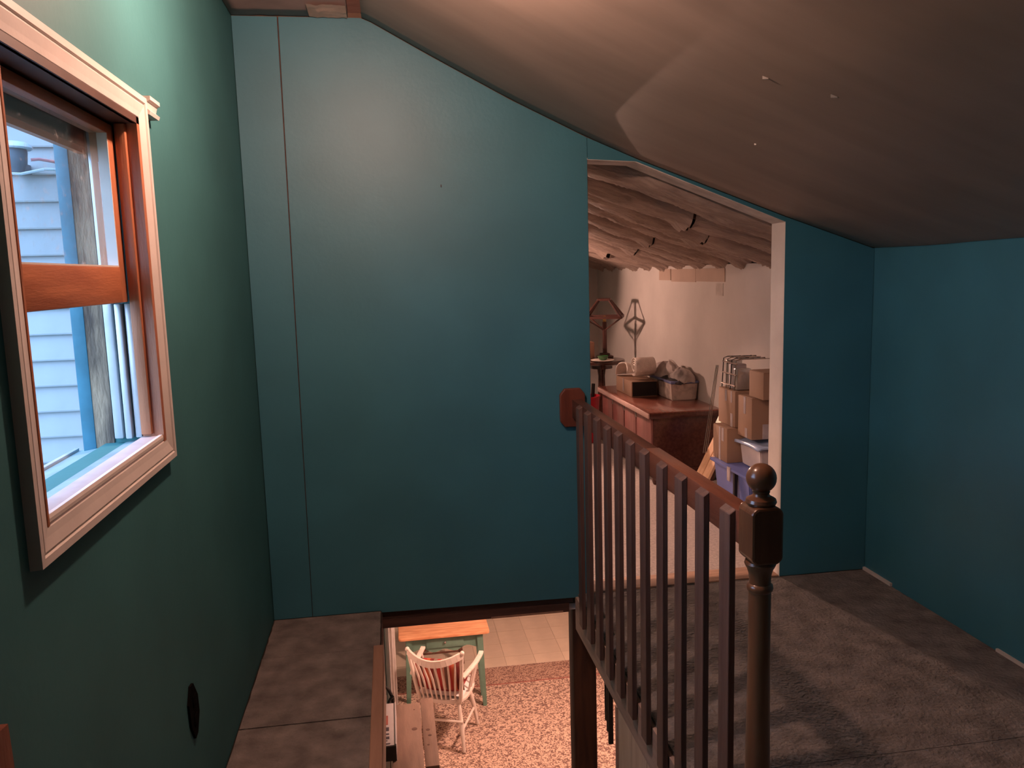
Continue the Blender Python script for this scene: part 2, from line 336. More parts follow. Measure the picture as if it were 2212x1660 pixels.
# torn paper at the edge of the flat ceiling and little plaster chips on the slope
def flapfn(u, v):
    x = -0.262+u*0.150; y = 3.38+v*0.160
    return (x, y, 2.547-0.006*u*u-0.006*math.exp(-((u-.25)/.10)**2)*(1-.3*v)+.004*noise.noise((u*5, v*5, 1)))
tag(MB().grid(flapfn, 14, 10).build('torn_paper_flap', 'torn_paper', bpy.data.objects['ceiling_flat'], True))
ceil_o = bpy.data.objects['ceiling']
def chip(x, y, lx, ly, nm='plaster_chip'):
    z = cfn(min(60, max(0, round((x+.055)/(XR+.105)*60)))/60, (y+1.7)/(YB+1.7))[2]
    x = XS[min(60, max(0, round((x+.055)/(XR+.105)*60)))]
    sl = -0.40
    MB().prism([(x-lx, y-ly*.2), (x+lx*.3, y-ly), (x+lx, y+ly*.3), (x-lx*.2, y+ly)], 'z', z-.004, z+.006).build(nm, 'plaster_chip', ceil_o)
for a in ((1.05,2.18,.012,.004),(1.20,2.10,.014,.003),(1.28,2.75,.004,.004),(1.95,2.26,.004,.004)): chip(*a)
# --- landing floor
fl = MB()
fl.box(XL, OX0+.002, OY0, YB+.01, -0.06, -0.0035); fl.box(OX1+.012, XR, OY0, YB+.002, -0.06, -0.0035); fl.box(XL, XR, -1.7, OY0, -0.06, -0.0035)
floor = struct(fl.build('floor', 'dark_gap'), 'grey brown sheet floor of the landing around the stair opening')
def fpanel(x0, x1, y0, y1, wob=0.0):
    b = MB(); n = 10
    pts = [(x0+random.uniform(0, .004), y0+(y1-y0)*i/n) for i in range(n+1)]+[(x1-random.uniform(0, .004), y0+(y1-y0)*i/n) for i in range(n, -1, -1)]
    return b.prism(pts, 'z', -0.012, random.uniform(-.001, .0012)).build('floor_panel', 'floor_ply', floor)
for y0, y1 in ((1.60,2.664),(2.672,3.186),(3.189,3.556)): fpanel(XL+.004, OX0, y0, y1)
for x0, x1, y0, y1 in ((OX1,XR-.003,1.60,2.13),(OX1,XR-.003,2.133,3.20),(OX1,XR-.003,3.202,3.556)): fpanel(x0, x1, y0, y1)
for x0, x1, y0, y1 in ((XL+.004,.5,.3,1.596),(.504,XR-.003,.3,1.596),(XL+.004,XR-.003,-1.7,.296)): fpanel(x0, x1, y0, y1)
th = struct(bx('threshold', 'threshold_wood', None, DX0, DX1, 3.558, 3.70, -0.01, 0.006, bev=.003), 'worn wooden threshold board in the doorway')
# --- edges of the stair opening
tf = struct(MB().box(-0.128, -0.088, OY0, 3.19, -0.22, 0.012, bev=.003).build('trim_3', 'fascia_light'), 'light wooden fascia board along the left edge of the stair opening')
struct(bx('trim_4', 'beam_dark', None, OX0-.012, OX0+.004, 3.40, 3.565, -0.12, -0.013))
struct(bx('trim_5', 'beam_dark', None, OX0-.022, OX0+.008, 3.22, 3.40, -0.16, -0.013))
tr = struct(MB().box(OX1-.012, OX1+.010, 1.60, 3.565, -0.175, -0.013).build('trim_6', 'fascia_wood'), 'brown fascia board behind the balusters at the right edge of the opening')
tb = thing('trim_7', (0.3, 3.6, 0), 'dark brown beam under the back wall over the stairwell', None, None, 'structure')
bx('board', 'beam_dark', tb, OX0, 0.79, 3.575, 3.60, -0.045, -0.008); bx('board', 'beam_dark', tb, OX0, 0.77, 3.572, 3.60, -0.090, -0.047)
bx('bead', 'fascia_light', tb, 0.40, 0.74, 3.566, 3.575, -0.088, -0.081)
# --- store room beyond the doorway
sf = struct(bx('floor_store', 'carpet', None, XL, XR, 3.69, 8.75, -0.06, 0.0), 'pale carpet of the store room')
ks = struct(bx('wall_store_right', 'drywall', None, XR, XR+.08, 3.69, 8.75, -0.02, 1.513), 'white plasterboard knee wall of the store room')
for y0, y1, z0, z1 in ((6.34,6.62,1.40,1.490),(5.80,6.325,1.39,1.488),(5.27,5.795,1.395,1.488)): bx('patch_board', 'drywall_tan', ks, XR-.006, XR+.001, y0, y1, z0, z1)
bx('torn_patch', 'raw_edge', ks, XR-.004, XR+.001, 5.30, 5.42, 1.30, 1.385)
struct(bx('wall_store_far', 'drywall', None, XL, XR+.08, 8.69, 8.80, -0.02, 2.8), 'shaded far wall of the store room')
def roof_z(x): return 1.515+(2.257-x)*0.372
rs = MB().prism([(XL,roof_z(XL)+.16),(XR+.3,roof_z(XR+.3)+.16),(XR+.3,roof_z(XR+.3)+.20),(XL,roof_z(XL)+.20)], 'y', 3.685, 8.8).build('ceiling_store', 'roof_dark')
struct(rs, 'store room roof slope with paper-faced insulation between the rafters')
bounds = [3.70,4.05,4.42,4.84,5.20,5.56,5.95,6.35,6.75,7.15,7.55,7.95,8.35,8.69]
for i, y in enumerate(bounds):
    MB().prism([(XL,roof_z(XL)+.045),(XR+.1,roof_z(XR+.1)+.045),(XR+.1,roof_z(XR+.1)+.165),(XL,roof_z(XL)+.165)], 'y', y-.018, y+.018).build('rafter', 'rafter', rs)
def batt(i, y0, y1, x0, x1, seed, sag):
    def fn(u, v):
        x = x0+(x1-x0)*u; y = y0+(y1-y0)*v
        t = max(0.0, 1-(2*v-1)**2)
        n = noise.noise((x*2.2, v*1.6, seed)); n2 = noise.noise((x*9+v*3, v*3.0, seed+5)); n3 = abs(noise.noise((x*26+v*9, v*2, seed+9)))
        k_ = 1-.30*min(1, max(0, (x-1.75)/.45))
        z = roof_z(x)+.040 - (sag+0.020*n)*k_*t**0.5 - 0.012*n2*t**.3 - 0.020*n3*t**.4
        yy = y + 0.018*noise.noise((x*3, v*2, seed+2))*(1 if 0 < v < 1 else .7)
        e = min(u, 1-u)
        if e < .04: z -= 0.02*noise.noise((y*30, x*4, seed))+.02*(1-e/.04)
        return (x, yy, z)
    nu = max(10, int((x1-x0)*52))
    return MB().grid(fn, nu, 16).build('insulation_batt', 'kraft', rs, True)
for i in range(len(bounds)-1):
    y0, y1 = bounds[i]+.034, bounds[i+1]-.034
    cut = [0.45, 1.35+.3*random.random() if i % 2 else 1.72+.25*random.random(), XR+.02]
    if i in (0, 3): cut = [0.45, XR+.02]
    for a, bb in zip(cut, cut[1:]): batt(i, y0, y1, a, bb-.012, i*7.3+a, 0.060+0.025*random.random())
# --- room below
gl = struct(bx('floor_lower', 'grout', None, XL, 4.2, -1.7, 9.8, -2.58, -2.508), 'tiled floor of the room below')
tile_me = None
for i in range(10):
    for j in range(7):
        x, y = -0.50+i*.305, 7.72+j*.305
        if tile_me is None:
            o = bx('floor_tile', 'tile_beige', gl, 0, .300, 0, .300, -2.51, -2.504); tile_me = o.data; o.location = (x, y, 0)
        else:
            o = bpy.data.objects.new('floor_tile', tile_me); COL.objects.link(o); o.parent = gl; o.location = (x, y, 0)
struct(bx('wall_lower_far', 'drywall', None, XL, 4.2, 9.8, 9.9, -2.6, -0.07)); struct(bx('wall_lower_right', 'drywall', None, 4.2, 4.3, -1.7, 9.9, -2.6, -0.07))
struct(bx('wall_lower_rear', 'drywall', None, XL, 4.3, -1.8, -1.7, -2.6, -0.07))
cl = MB(); cl.box(XL, 4.3, 3.60, 9.9, -0.092, -0.061); cl.box(XL, OX0-.022, -1.7, 3.60, -0.31, -0.28); cl.box(OX1+.03, 4.3, -1.7, 3.60, -0.175, -0.15); cl.box(XL, 4.3, -1.7, OY0, -0.20, -0.17)
struct(cl.build('ceiling_lower', 'drywall'))
wp = thing('wall_lower_partition', (-.15, 5.7, -2.5), 'white trimmed end of a partition wall in the room below', None, None, 'structure')
bx('wall_core', 'drywall', wp, -0.40, -0.112, 5.66, 7.10, -2.504, -0.10); bx('casing', 'white_trim', wp, -0.182, -0.150, 5.630, 5.66, -2.504, -0.10, bev=.004); bx('casing', 'white_trim', wp, -0.146, -0.112, 5.622, 5.66, -2.504, -0.10, bev=.006)
bx('casing', 'white_trim', wp, -0.112, -0.092, 5.66, 5.74, -2.504, -0.10, bev=.004); bx('casing', 'white_trim', wp, -0.112, -0.090, 7.02, 7.12, -2.504, -0.10, bev=.004)
sw = thing('wall_stair_side', (.82, 2.2, -2.5), 'pale board lined wall below the right edge of the stair opening', None, None, 'structure')
for k in range(7): bx('plank', 'panel_light', sw, OX1-.010, OX1+.012, 2.853-.178*(k+1)+.003, 2.853-.178*k, -2.504, -0.177)
bx('plank', 'fascia_wood', sw, OX1-.016, OX1+.03, 2.855, 2.875, -2.504, -0.177)
pt = thing('support_post', (.85, 3.63, -2.5), 'dark wooden post under the landing in front of the patterned rug', 'post')
bx('shaft', 'post_dark', pt, 0.792, 0.905, 3.605, 3.70, -2.50, -0.094, bev=.006); bx('base_block', 'post_dark', pt, 0.780, 0.917, 3.594, 3.711, -2.504, -2.42, bev=.006)
# --- outside the window: siding wing, ground
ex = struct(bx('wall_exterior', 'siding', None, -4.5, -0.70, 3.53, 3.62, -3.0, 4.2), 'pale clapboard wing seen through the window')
lap = None
for k in range(30):
    z = 0.36+k*.1047
    if lap is None:
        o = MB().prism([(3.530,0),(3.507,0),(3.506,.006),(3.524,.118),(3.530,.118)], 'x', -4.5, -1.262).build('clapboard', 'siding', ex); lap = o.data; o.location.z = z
    else:
        o = bpy.data.objects.new('clapboard', lap); COL.objects.link(o); o.parent = ex; o.location.z = z
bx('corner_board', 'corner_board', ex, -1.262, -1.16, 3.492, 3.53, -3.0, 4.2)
struct(bx('ground', 'ground', None, -40, -0.70, -40, 40, -3.1, -3.0))

# ================================================================== WINDOW
win = thing('window_1', (XL, 1.65, 1.1), 'window with a raised stained wood sash and pale moulded casing', None, None, 'structure')
CP = [(0,0),(0,.016),(.006,.021),(.012,.021),(.015,.017),(.018,.023),(.030,.027),(.044,.034),(.048,.036),(.050,.031),(.053,.031),(.055,.040),(.068,.041),(.069,0)]
IY0, IY1, IZ0, IZ1 = 1.384, 2.070, 1.130, 1.868
CP = [(u*1.02, h*.46) for u, h in CP]
def casing(side):
    bm = MB(); A = []; B = []
    for u, h in CP:
        x = XL+h
        if side == 'top': a, c_ = (x, IY0-u, IZ1+u), (x, IY1+u, IZ1+u)
        if side == 'bottom': a, c_ = (x, IY0-u, IZ0-u), (x, IY1+u, IZ0-u)
        if side == 'near': a, c_ = (x, IY0-u, IZ0-u), (x, IY0-u, IZ1+u)
        if side == 'far': a, c_ = (x, IY1+u, IZ0-u), (x, IY1+u, IZ1+u)
        A.append(bm.bm.verts.new(a)); B.append(bm.bm.verts.new(c_))
    n = len(A); bm.bm.faces.new(A); bm.bm.faces.new(B[::-1])
    for i in range(n): bm.bm.faces.new((A[i], B[i], B[(i+1) % n], A[(i+1) % n]))
    return bm.build('casing', 'white_trim', win)
for s_ in ('top', 'bottom', 'near', 'far'): casing(s_)
# offcut of moulding sticking out past the upper far corner
mo = MB(); mo.prism([(XL,1.902),(XL+.022,1.902),(XL+.025,1.910),(XL+.016,1.918),(XL+.020,1.932),(XL+.027,1.936),(XL+.027,1.945),(XL,1.945)], 'y', 2.138, 2.225)
mo.build('moulding_offcut', 'white_trim', win)
# jambs (stained), sash, stops
JX0, JX1 = -0.608, -0.560
bx('jamb', 'orange_wood', win, JX0, JX1, WY1-.020, WY1, WZ0, WZ1); bx('jamb', 'orange_wood', win, JX0, JX1, WY0, WY0+.006, WZ0, WZ1)
bx('jamb', 'soffit_shaded', win, JX0-.03, JX1, WY0, WY1, WZ1-.016, WZ1)
bx('stop', 'orange_wood', win, -0.608, -0.584, WY1-.034, WY1-.018, 1.134, 1.866, bev=.003); bx('stop', 'orange_wood', win, -0.608, -0.584, WY0+.016, WY0+.030, 1.134, 1.866, bev=.003)
bx('stool', 'pale_sill', win, -0.612, -0.562, WY0, WY1, 1.100, 1.128, bev=.003)
SA, SB = WY0+.020, WY1-.022
sash = bx('sash', 'orange_wood', win, -0.652, -0.612, SB-.048, SB, 1.455, 1.862, bev=.003)
bx('sash_stile', 'orange_wood', sash, -0.652, -0.612, SA, SA+.048, 1.455, 1.862, bev=.003)
bx('sash_rail', 'orange_wood_h', sash, -0.652, -0.610, SA+.048, SB-.048, 1.455, 1.537, bev=.003)
bx('sash_rail', 'orange_wood_h', sash, -0.652, -0.612, SA+.048, SB-.048, 1.838, 1.862, bev=.003)
bx('glazing_bead', 'white_trim', sash, -0.634, -0.612, SB-.052, SB-.048, 1.537, 1.838); bx('glazing_bead', 'white_trim', sash, -0.634, -0.612, SA+.048, SB-.052, 1.537, 1.5405)
bx('pane', 'glass', sash, -0.636, -0.633, SA+.048, SB-.050, 1.538, 1.838)
# storm window tracks on all sides
for k, (x0, x1, d) in enumerate(((-0.626,-0.611,.012),(-0.646,-0.631,.022),(-0.674,-0.654,.014))):
    zt = 1.452 if k < 2 else WZ1
    bx('storm_track', 'silver', win, x0, x1, WY1-.006-d, WY1+.004, WZ0+.012, zt, bev=.003)
    bx('storm_track', 'silver', win, x0, x1, WY0-.004, WY0+.006+d, WZ0+.012, zt, bev=.003)
bx('storm_track', 'silver', win, -0.676, -0.664, WY0, WY1, WZ1-.026, WZ1-.002, bev=.003)
bx('storm_rail', 'orange_wood_h', win, -0.694, -0.680, WY0+.02, WY1-.012, 1.800, 1.814)
bx('eave_board', 'eave_dark', win, -0.692, -0.682, WY0+.005, WY1-.005, 1.816, WZ1-.004)  # dark board added in place of the eave underside outside
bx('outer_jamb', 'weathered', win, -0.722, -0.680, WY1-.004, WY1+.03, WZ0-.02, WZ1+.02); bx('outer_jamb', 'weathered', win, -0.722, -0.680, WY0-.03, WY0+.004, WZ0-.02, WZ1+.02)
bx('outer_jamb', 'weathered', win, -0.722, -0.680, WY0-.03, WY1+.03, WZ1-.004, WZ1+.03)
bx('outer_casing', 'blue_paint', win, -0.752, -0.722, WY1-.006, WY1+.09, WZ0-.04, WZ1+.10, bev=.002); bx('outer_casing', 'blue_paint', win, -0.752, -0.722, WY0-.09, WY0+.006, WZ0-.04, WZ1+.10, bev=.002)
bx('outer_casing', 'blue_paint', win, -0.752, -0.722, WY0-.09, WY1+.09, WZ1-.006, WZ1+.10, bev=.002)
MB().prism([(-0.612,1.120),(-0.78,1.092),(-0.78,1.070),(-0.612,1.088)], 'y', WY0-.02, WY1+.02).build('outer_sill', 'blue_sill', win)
bx('storm_frame', 'silver', win, -0.782, -0.772, WY0-.02, WY1+.02, 1.088, 1.100)
# service head and cables outside
sh = thing('service_head', (-1.33, 3.45, 1.9), 'grey electrical service head on the clapboards outside the window', 'service head')
bx('bracket', 'service_grey', sh, -1.40, -1.355, 3.30, 3.506, 1.93, 1.965)
MB().lathe([(.036,1.915),(.040,1.93),(.048,1.945),(.052,1.99),(.050,2.00)], -1.345, 3.32, 16).build('body', 'service_grey', sh, True)
MB().lathe([(.060,1.998),(.064,2.004),(.060,2.014),(.045,2.024),(.02,2.028)], -1.338, 3.32, 16).build('cap', 'service_cap', sh, True)
tag(MB().tube([(-1.285,3.33,1.962),(-1.26,3.34,1.966),(-1.19,3.42,1.958),(-1.16,3.487,1.955)], .0055, 6).build('cable', 'cable_red', None, True), 'upper reddish white cable running from the service head', 'cable', 'cables outside the window')
tag(MB().tube([(-1.36,3.26,1.906),(-1.31,3.29,1.906),(-1.25,3.36,1.932),(-1.19,3.42,1.935),(-1.16,3.487,1.930)], .0055, 6).build('cable', 'cable_white', None, True), 'lower white cable sagging below the reddish one', 'cable', 'cables outside the window')
# black plate on the left wall
oc = thing('outlet_plate', (XL, 2.15, 0.36), 'black lozenge shaped outlet plate low on the left wall', 'outlet')
MB().prism([(2.128,.440),(2.155,.436),(2.192,.385),(2.196,.335),(2.165,.290),(2.140,.286),(2.108,.335),(2.100,.400)], 'x', XL, XL+.006).build('cover', 'matte_black', oc)
bx('socket', 'matte_black', oc, XL+.006, XL+.008, 2.135, 2.165, .375, .405, bev=.0008); bx('socket', 'matte_black', oc, XL+.006, XL+.008, 2.135, 2.165, .32, .35, bev=.0008)
tag(MB().prism([(1.00,0.0),(1.150,0.0),(1.152,.83),(1.148,.90),(1.02,.91),(1.00,.88)], 'x', XL+.001, XL+.022).build('leaning_board', 'plate_wood'), 'dark red brown board standing against the left wall near the camera', 'board')

# ================================================================== BALUSTRADE
ral = thing('stair_railing', (.80, 2.6, 0), 'dark brown stair railing of flat slats with octagonal wall plate', 'railing')
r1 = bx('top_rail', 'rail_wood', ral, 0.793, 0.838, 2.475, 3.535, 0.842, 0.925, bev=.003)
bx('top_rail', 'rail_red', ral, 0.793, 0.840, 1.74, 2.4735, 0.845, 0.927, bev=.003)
pc = [(-.058,-.060),(-.036,-.088),(.036,-.088),(.058,-.060),(.058,.060),(.036,.088),(-.036,.088),(-.058,.060)]
pl = MB().prism([(0.796+a, .888+c_) for a, c_ in pc], 'y', 3.532, 3.5545).build('wall_plate', 'plate_wood', ral)
bv = pl.modifiers.new('bev', 'BEVEL'); bv.width = .005; bv.segments = 2
sl_me = None
ys = [3.388,3.244,3.088,2.935,2.79,2.640,2.484,2.321,2.159,1.999,1.839]
for i, y in enumerate(ys):
    if sl_me is None:
        b = MB(); b.prism([(-.017,-0.072),(0,-0.072),(0,.926),(-.017,.914)], 'y', -.058, 0.0)
        o = b.build('slat', 'slat_wood', ral); sl_me = o.data
        o.modifiers.new('bev', 'BEVEL').width = .0015
        o.location = Vector((0.793, y, 0))
    else:
        o = bpy.data.objects.new('slat', sl_me); COL.objects.link(o); o.parent = ral; o.matrix_parent_inverse = ral.matrix_world.inverted()
        o.modifiers.new('bev', 'BEVEL').width = .0015
        o.location = Vector((0.793, y+random.uniform(-.003, .003), random.uniform(-.004, .003))); o.rotation_euler = (random.uniform(-.004, .004), 0, random.uniform(-.03, .03))
nw = thing('newel_post', (.815, 1.70, 0), 'turned dark newel post with a polished ball finial', 'post')
NX, NY = 0.818, 1.70
b = MB(); h = .038
b.prism([(-h,.838),(-h+.012,.826),(h-.012,.826),(h,.838),(h,.945),(h-.004,.954),(h-.014,.960),(-h+.014,.960),(-h+.004,.954),(-h,.945)], 'y', NY-h, NY+h)
for v in b.bm.verts: v.co.x += NX
nb = b.build('square_block', 'newel_wood', nw); bv = nb.modifiers.new('bev', 'BEVEL'); bv.width = .006; bv.segments = 2
MB().lathe([(.010,.960),(.032,.960),(.035,.966),(.033,.973),(.026,.977),(.020,.980),(.018,.985),(.020,.990),(.014,.994)], NX, NY, 28).build('collar', 'newel_wood', nw, True)
MB().sphere((NX, NY, 1.021), .034, 32).build('ball_finial', 'newel_wood', nw, True)
MB().lathe([(.020,.830),(.034,.826),(.036,.820),(.033,.813),(.030,.808),(.026,.795),(.0245,.780),(.0245,.772),(.029,.768),(.030,.762),(.029,.756),(.0255,.752),(.0255,.60),(.027,.45),(.030,.25),(.033,.18),(.036,.175),(.036,.162),(.034,.155)], NX, NY, 28).build('turned_shaft', 'newel_wood', nw, True)
bx('foot_block', 'newel_wood', nw, NX-.038, NX+.038, NY-.038, NY+.038, -0.0005, .158, bev=.004)
hs = thing('hanging_straps', (.86, 3.2, -0.5), 'three black straps hanging beneath the landing edge beside the dark post', 'straps')
for k, (dy, l) in enumerate(((0.05,.28),(0.02,.315),(-.005,.36))): bx('strap', 'black', hs, 0.852, 0.872, 3.20+dy-.006, 3.20+dy+.006, -0.18-l, -0.176)

# ================================================================== LAMPS
cp = thing('pendant_bulb', (-.07, 2.10, 2.55), 'bare warm bulb hanging from the flat ceiling strip', 'lamp')
LX, LY, LZ = -0.07, 2.10, 2.31
MB().lathe([(.05,2.549),(.052,2.54),(.04,2.52),(.01,2.515)], LX, LY).build('canopy', 'white_trim', cp, True)
MB().tube([(LX, LY, 2.52), (LX, LY, 2.385)], .004, 6).build('cord', 'black', cp)
MB().lathe([(.012,2.392),(.018,2.388),(.018,2.350),(.014,2.346)], LX, LY, 16).build('socket', 'brass', cp, True)
MB().lathe([(.006,2.348),(.013,2.343),(.024,2.328),(.030,2.308),(.026,2.288),(.014,2.276),(.004,2.273)], LX, LY, 20).build('bulb', 'bulb_landing', cp, True)
SX, SY, SZ = 1.00, 6.85, 1.31
st = thing('floor_lamp', (SX, SY, 0), 'black floor lamp with a bare bulb behind the teal wall', 'lamp')
MB().lathe([(.12,0.0),(.12,.015),(.02,.03),(.008,.05)], SX, SY).build('base', 'black_metal', st, True)
MB().tube([(SX, SY, .03), (SX, SY, 1.24)], .009, 8).build('pole', 'black_metal', st)
MB().lathe([(.010,1.23),(.018,1.235),(.018,1.270),(.014,1.275)], SX, SY, 16).build('socket', 'brass', st, True)
MB().lathe([(.006,1.273),(.013,1.279),(.024,1.295),(.030,1.312),(.026,1.332),(.014,1.345),(.004,1.348)], SX, SY, 20).build('bulb', 'bulb_store', st, True)
s2 = thing('store_fill_bulb', (-.05, 3.80, 2.0), 'unseen fill bulb on a cord added behind the teal partition', 'lamp')  # added to even out the light on the knee wall and boxes
MB().tube([(-.05, 3.80, 2.36), (-.05, 3.80, 1.62)], .004, 6).build('cord', 'black', s2)
MB().lathe([(.012,1.625),(.018,1.620),(.018,1.585),(.014,1.580)], -.05, 3.80, 16).build('socket', 'brass', s2, True)
MB().lathe([(.006,1.582),(.013,1.577),(.024,1.562),(.030,1.542),(.026,1.522),(.014,1.510),(.004,1.507)], -.05, 3.80, 20).build('bulb', 'bulb_store_fill', s2, True)
b = MB(); sp_ = [(.020,1.622),(.040,1.612),(.085,1.56),(.105,1.492)]
b.lathe(sp_, -.05, 3.80, 24); bmesh.ops.delete(b.bm, geom=[f for f in b.bm.faces if len(f.verts) > 6], context='FACES_ONLY'); o = b.build('shade', 'black_metal', s2, True); o.modifiers.new('t', 'SOLIDIFY').thickness = .002  # shade added to keep this fill light off the insulation
WX, WY, WZ = 1.10, 7.25, 1.40
wl = thing('door_fill_light', (WX, WY, 0), 'unseen fill light on a stand added with its reflector aimed at the doorway', 'lamp')  # added to throw the door jamb's shadow onto the landing floor
MB().lathe([(.13,0.0),(.13,.015),(.02,.03),(.008,.05)], WX, WY+.09).build('base', 'black_metal', wl, True)
MB().tube([(WX, WY+.09, .03), (WX, WY+.09, 1.46), (WX, WY+.06, 1.455)], .009, 8).build('pole', 'black_metal', wl)
aim = Vector((.075, -.90, -.42)).normalized(); Mr = Matrix.Translation((WX, WY, WZ)) @ aim.to_track_quat('Z', 'Y').to_matrix().to_4x4()
b = MB(); b.lathe([(.020,-.075),(.045,-.06),(.080,-.01),(.098,.10),(.105,.260)], 0, 0, 32)  # deep rim shaped to keep the added light off the ceiling
bmesh.ops.delete(b.bm, geom=[f for f in b.bm.faces if len(f.verts) > 6], context='FACES_ONLY'); bmesh.ops.transform(b.bm, matrix=Mr, verts=b.bm.verts)
o = b.build('reflector', 'black_metal', wl, True); o.modifiers.new('t', 'SOLIDIFY').thickness = .002
b = MB().lathe([(.014,-.085),(.021,-.08),(.021,-.045),(.014,-.040)], 0, 0, 16); bmesh.ops.transform(b.bm, matrix=Mr, verts=b.bm.verts); b.build('socket', 'brass', wl, True)
b = MB().lathe([(.006,-.042),(.013,-.036),(.024,-.02),(.030,0),(.026,.02),(.014,.033),(.004,.036)], 0, 0, 20); bmesh.ops.transform(b.bm, matrix=Mr, verts=b.bm.verts); b.build('bulb', 'bulb_door_fill', wl, True)
lo_ = thing('ceiling_globe', (1.5, 6.2, -.1), 'round globe lamp on the ceiling of the room below', 'lamp')
MB().lathe([(.08,-0.094),(.08,-0.11),(.05,-0.125)], 1.55, 6.0).build('canopy', 'white_trim', lo_, True)
MB().sphere((1.55, 6.0, -0.20), .08, 20).build('globe', 'bulb_lower', lo_, True)

# ================================================================== STORE ROOM THINGS
# --- chest
ch = thing('wooden_chest', (2.0, 6.0, 0), 'polished mahogany chest along the white knee wall', 'chest')
MB().box(1.725, 2.250, 5.285, 6.66, 0.490, 0.520, bev=.004).build('top', 'mahogany_top_sheen', ch, True)
bx('edge_moulding', 'mahogany_edge_highlight', ch, 1.716, 1.726, 5.285, 6.66, .478, .512, bev=.003)
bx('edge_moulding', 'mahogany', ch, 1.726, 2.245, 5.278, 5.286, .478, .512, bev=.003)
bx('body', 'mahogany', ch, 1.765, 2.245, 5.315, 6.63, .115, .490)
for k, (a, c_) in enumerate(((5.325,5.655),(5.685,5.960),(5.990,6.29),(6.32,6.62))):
    p = bx('front_panel', 'mahogany_front_lit', ch, 1.748, 1.766, a, c_, .135, .470, bev=.004)
    if k < 3: bx('latch', 'wire', p, 1.742, 1.750, c_-.004, c_+.030, .425, .465, bev=.002)
bx('plinth', 'mahogany', ch, 1.750, 2.25, 5.300, 6.645, .085, .118, bev=.004)
for x in (1.79, 2.20):
    for y in (5.35, 6.59): MB().lathe([(.018,0),(.026,.02),(.030,.06),(.034,.086)], x, y, 14).build('foot', 'mahogany', ch, True)
# --- flat box, bubble wrap
fb = thing('flat_carton', (1.9, 6.2, .52), 'flat tan carton with a black near end on the chest', 'box')
bx('carton_body', 'cardboard', fb, 1.815, 2.02, 5.99, 6.42, .5205, .640, bev=.002); bx('black_end', 'black', fb, 1.822, 2.014, 5.985, 5.991, .527, .634)  # near end set black, the rest tan
bx('tape_strip', 'tape', fb, 1.812, 1.8155, 6.20, 6.225, .54, .640)
bw = thing('bubble_wrap_roll', (1.95, 6.1, .64), 'roll of clear bubble wrap on top of the flat carton', 'roll')
b = MB(); yc, zc = 6.10, .736
for k in range(4):
    r0 = .086-.018*k; b.lathe([(r0,0),(r0,.36-.002*k)], 0, 0, 28) if False else None
pts = []
for k in range(90):
    a = k/90*math.pi*2*3.6; rr = .022+.062*k/90; pts.append((yc+rr*math.cos(a), zc+rr*math.sin(a)))
V = [[b.bm.verts.new((x, p[0], p[1])) for p in pts] for x in (1.865, 1.92, 1.98, 2.022)]
for A, B in zip(V, V[1:]):
    for k in range(len(pts)-1): b.bm.faces.new((A[k], A[k+1], B[k+1], B[k]))
o = b.build('rolled_sheet', 'bubble', bw, True); o.modifiers.new('t', 'SOLIDIFY').thickness = .007
def loose(u, v):
    x = 1.815+u*.10+.02*math.sin(v*6); y = 6.12+v*.30
    return (x, y, .662+.105*math.sin(min(1, v*1.1+.05)*math.pi)**.6*(1-.25*u)+.008*noise.noise((u*4, v*6, 2))-.0*v)
o = MB().grid(loose, 8, 16).build('loose_sheet', 'bubble', bw, True); o.modifiers.new('t', 'SOLIDIFY').thickness = .01
# --- laundry bin
lb = thing('laundry_bin', (2.15, 6.0, .52), 'mottled white bin heaped with grey cloth on the chest', 'bin')
def tapered(x0, x1, y0, y1, z0, z1, ins):
    b = MB(); lo4 = [(x0+ins, y0+ins), (x1-ins, y0+ins), (x1-ins, y1-ins), (x0+ins, y1-ins)]; hi4 = [(x0, y0), (x1, y0), (x1, y1), (x0, y1)]
    A = [b.bm.verts.new((*p, z0)) for p in lo4]; B = [b.bm.verts.new((*p, z1)) for p in hi4]
    b.bm.faces.new(A); b.bm.faces.new(B)
    for i in range(4): b.bm.faces.new((A[i], B[i], B[(i+1) % 4], A[(i+1) % 4]))
    bmesh.ops.bevel(b.bm, geom=list(b.bm.edges), offset=.006, segments=2, affect='EDGES'); return b
tapered(2.035, 2.245, 5.72, 6.30, .5205, .650, .012).build('bin_body', 'bin_weave', lb, True)
bx('rim', 'cloth_blue', lb, 2.030, 2.248, 5.715, 6.305, .646, .664, bev=.004)
def heap(dx, dy, dz, sx, sy, sz, seed):
    def fn(u, v):
        a = u*2*math.pi; p = v*math.pi/2
        n = 1+.30*noise.noise((math.cos(a)*1.6, math.sin(a)*1.6, v*2+seed))
        f = .012*noise.noise((math.cos(a)*6, math.sin(a)*6, v*5+seed))
        return (dx+sx*math.cos(a)*math.cos(p)*n, dy+sy*math.sin(a)*math.cos(p)*n, dz+sz*math.sin(p)*n+f)
    return MB().grid(fn, 36, 12)
heap(2.135, 6.06, .655, .095, .27, .115, 1.0).build('grey_cloth', 'cloth_grey', lb, True)
heap(2.155, 5.84, .655, .092, .16, .095, 4.0).build('grey_cloth', 'cloth_grey', lb, True)
heap(2.115, 5.92, .645, .10, .22, .040, 8.0).build('dark_cloth', 'cloth_dark', lb, True)
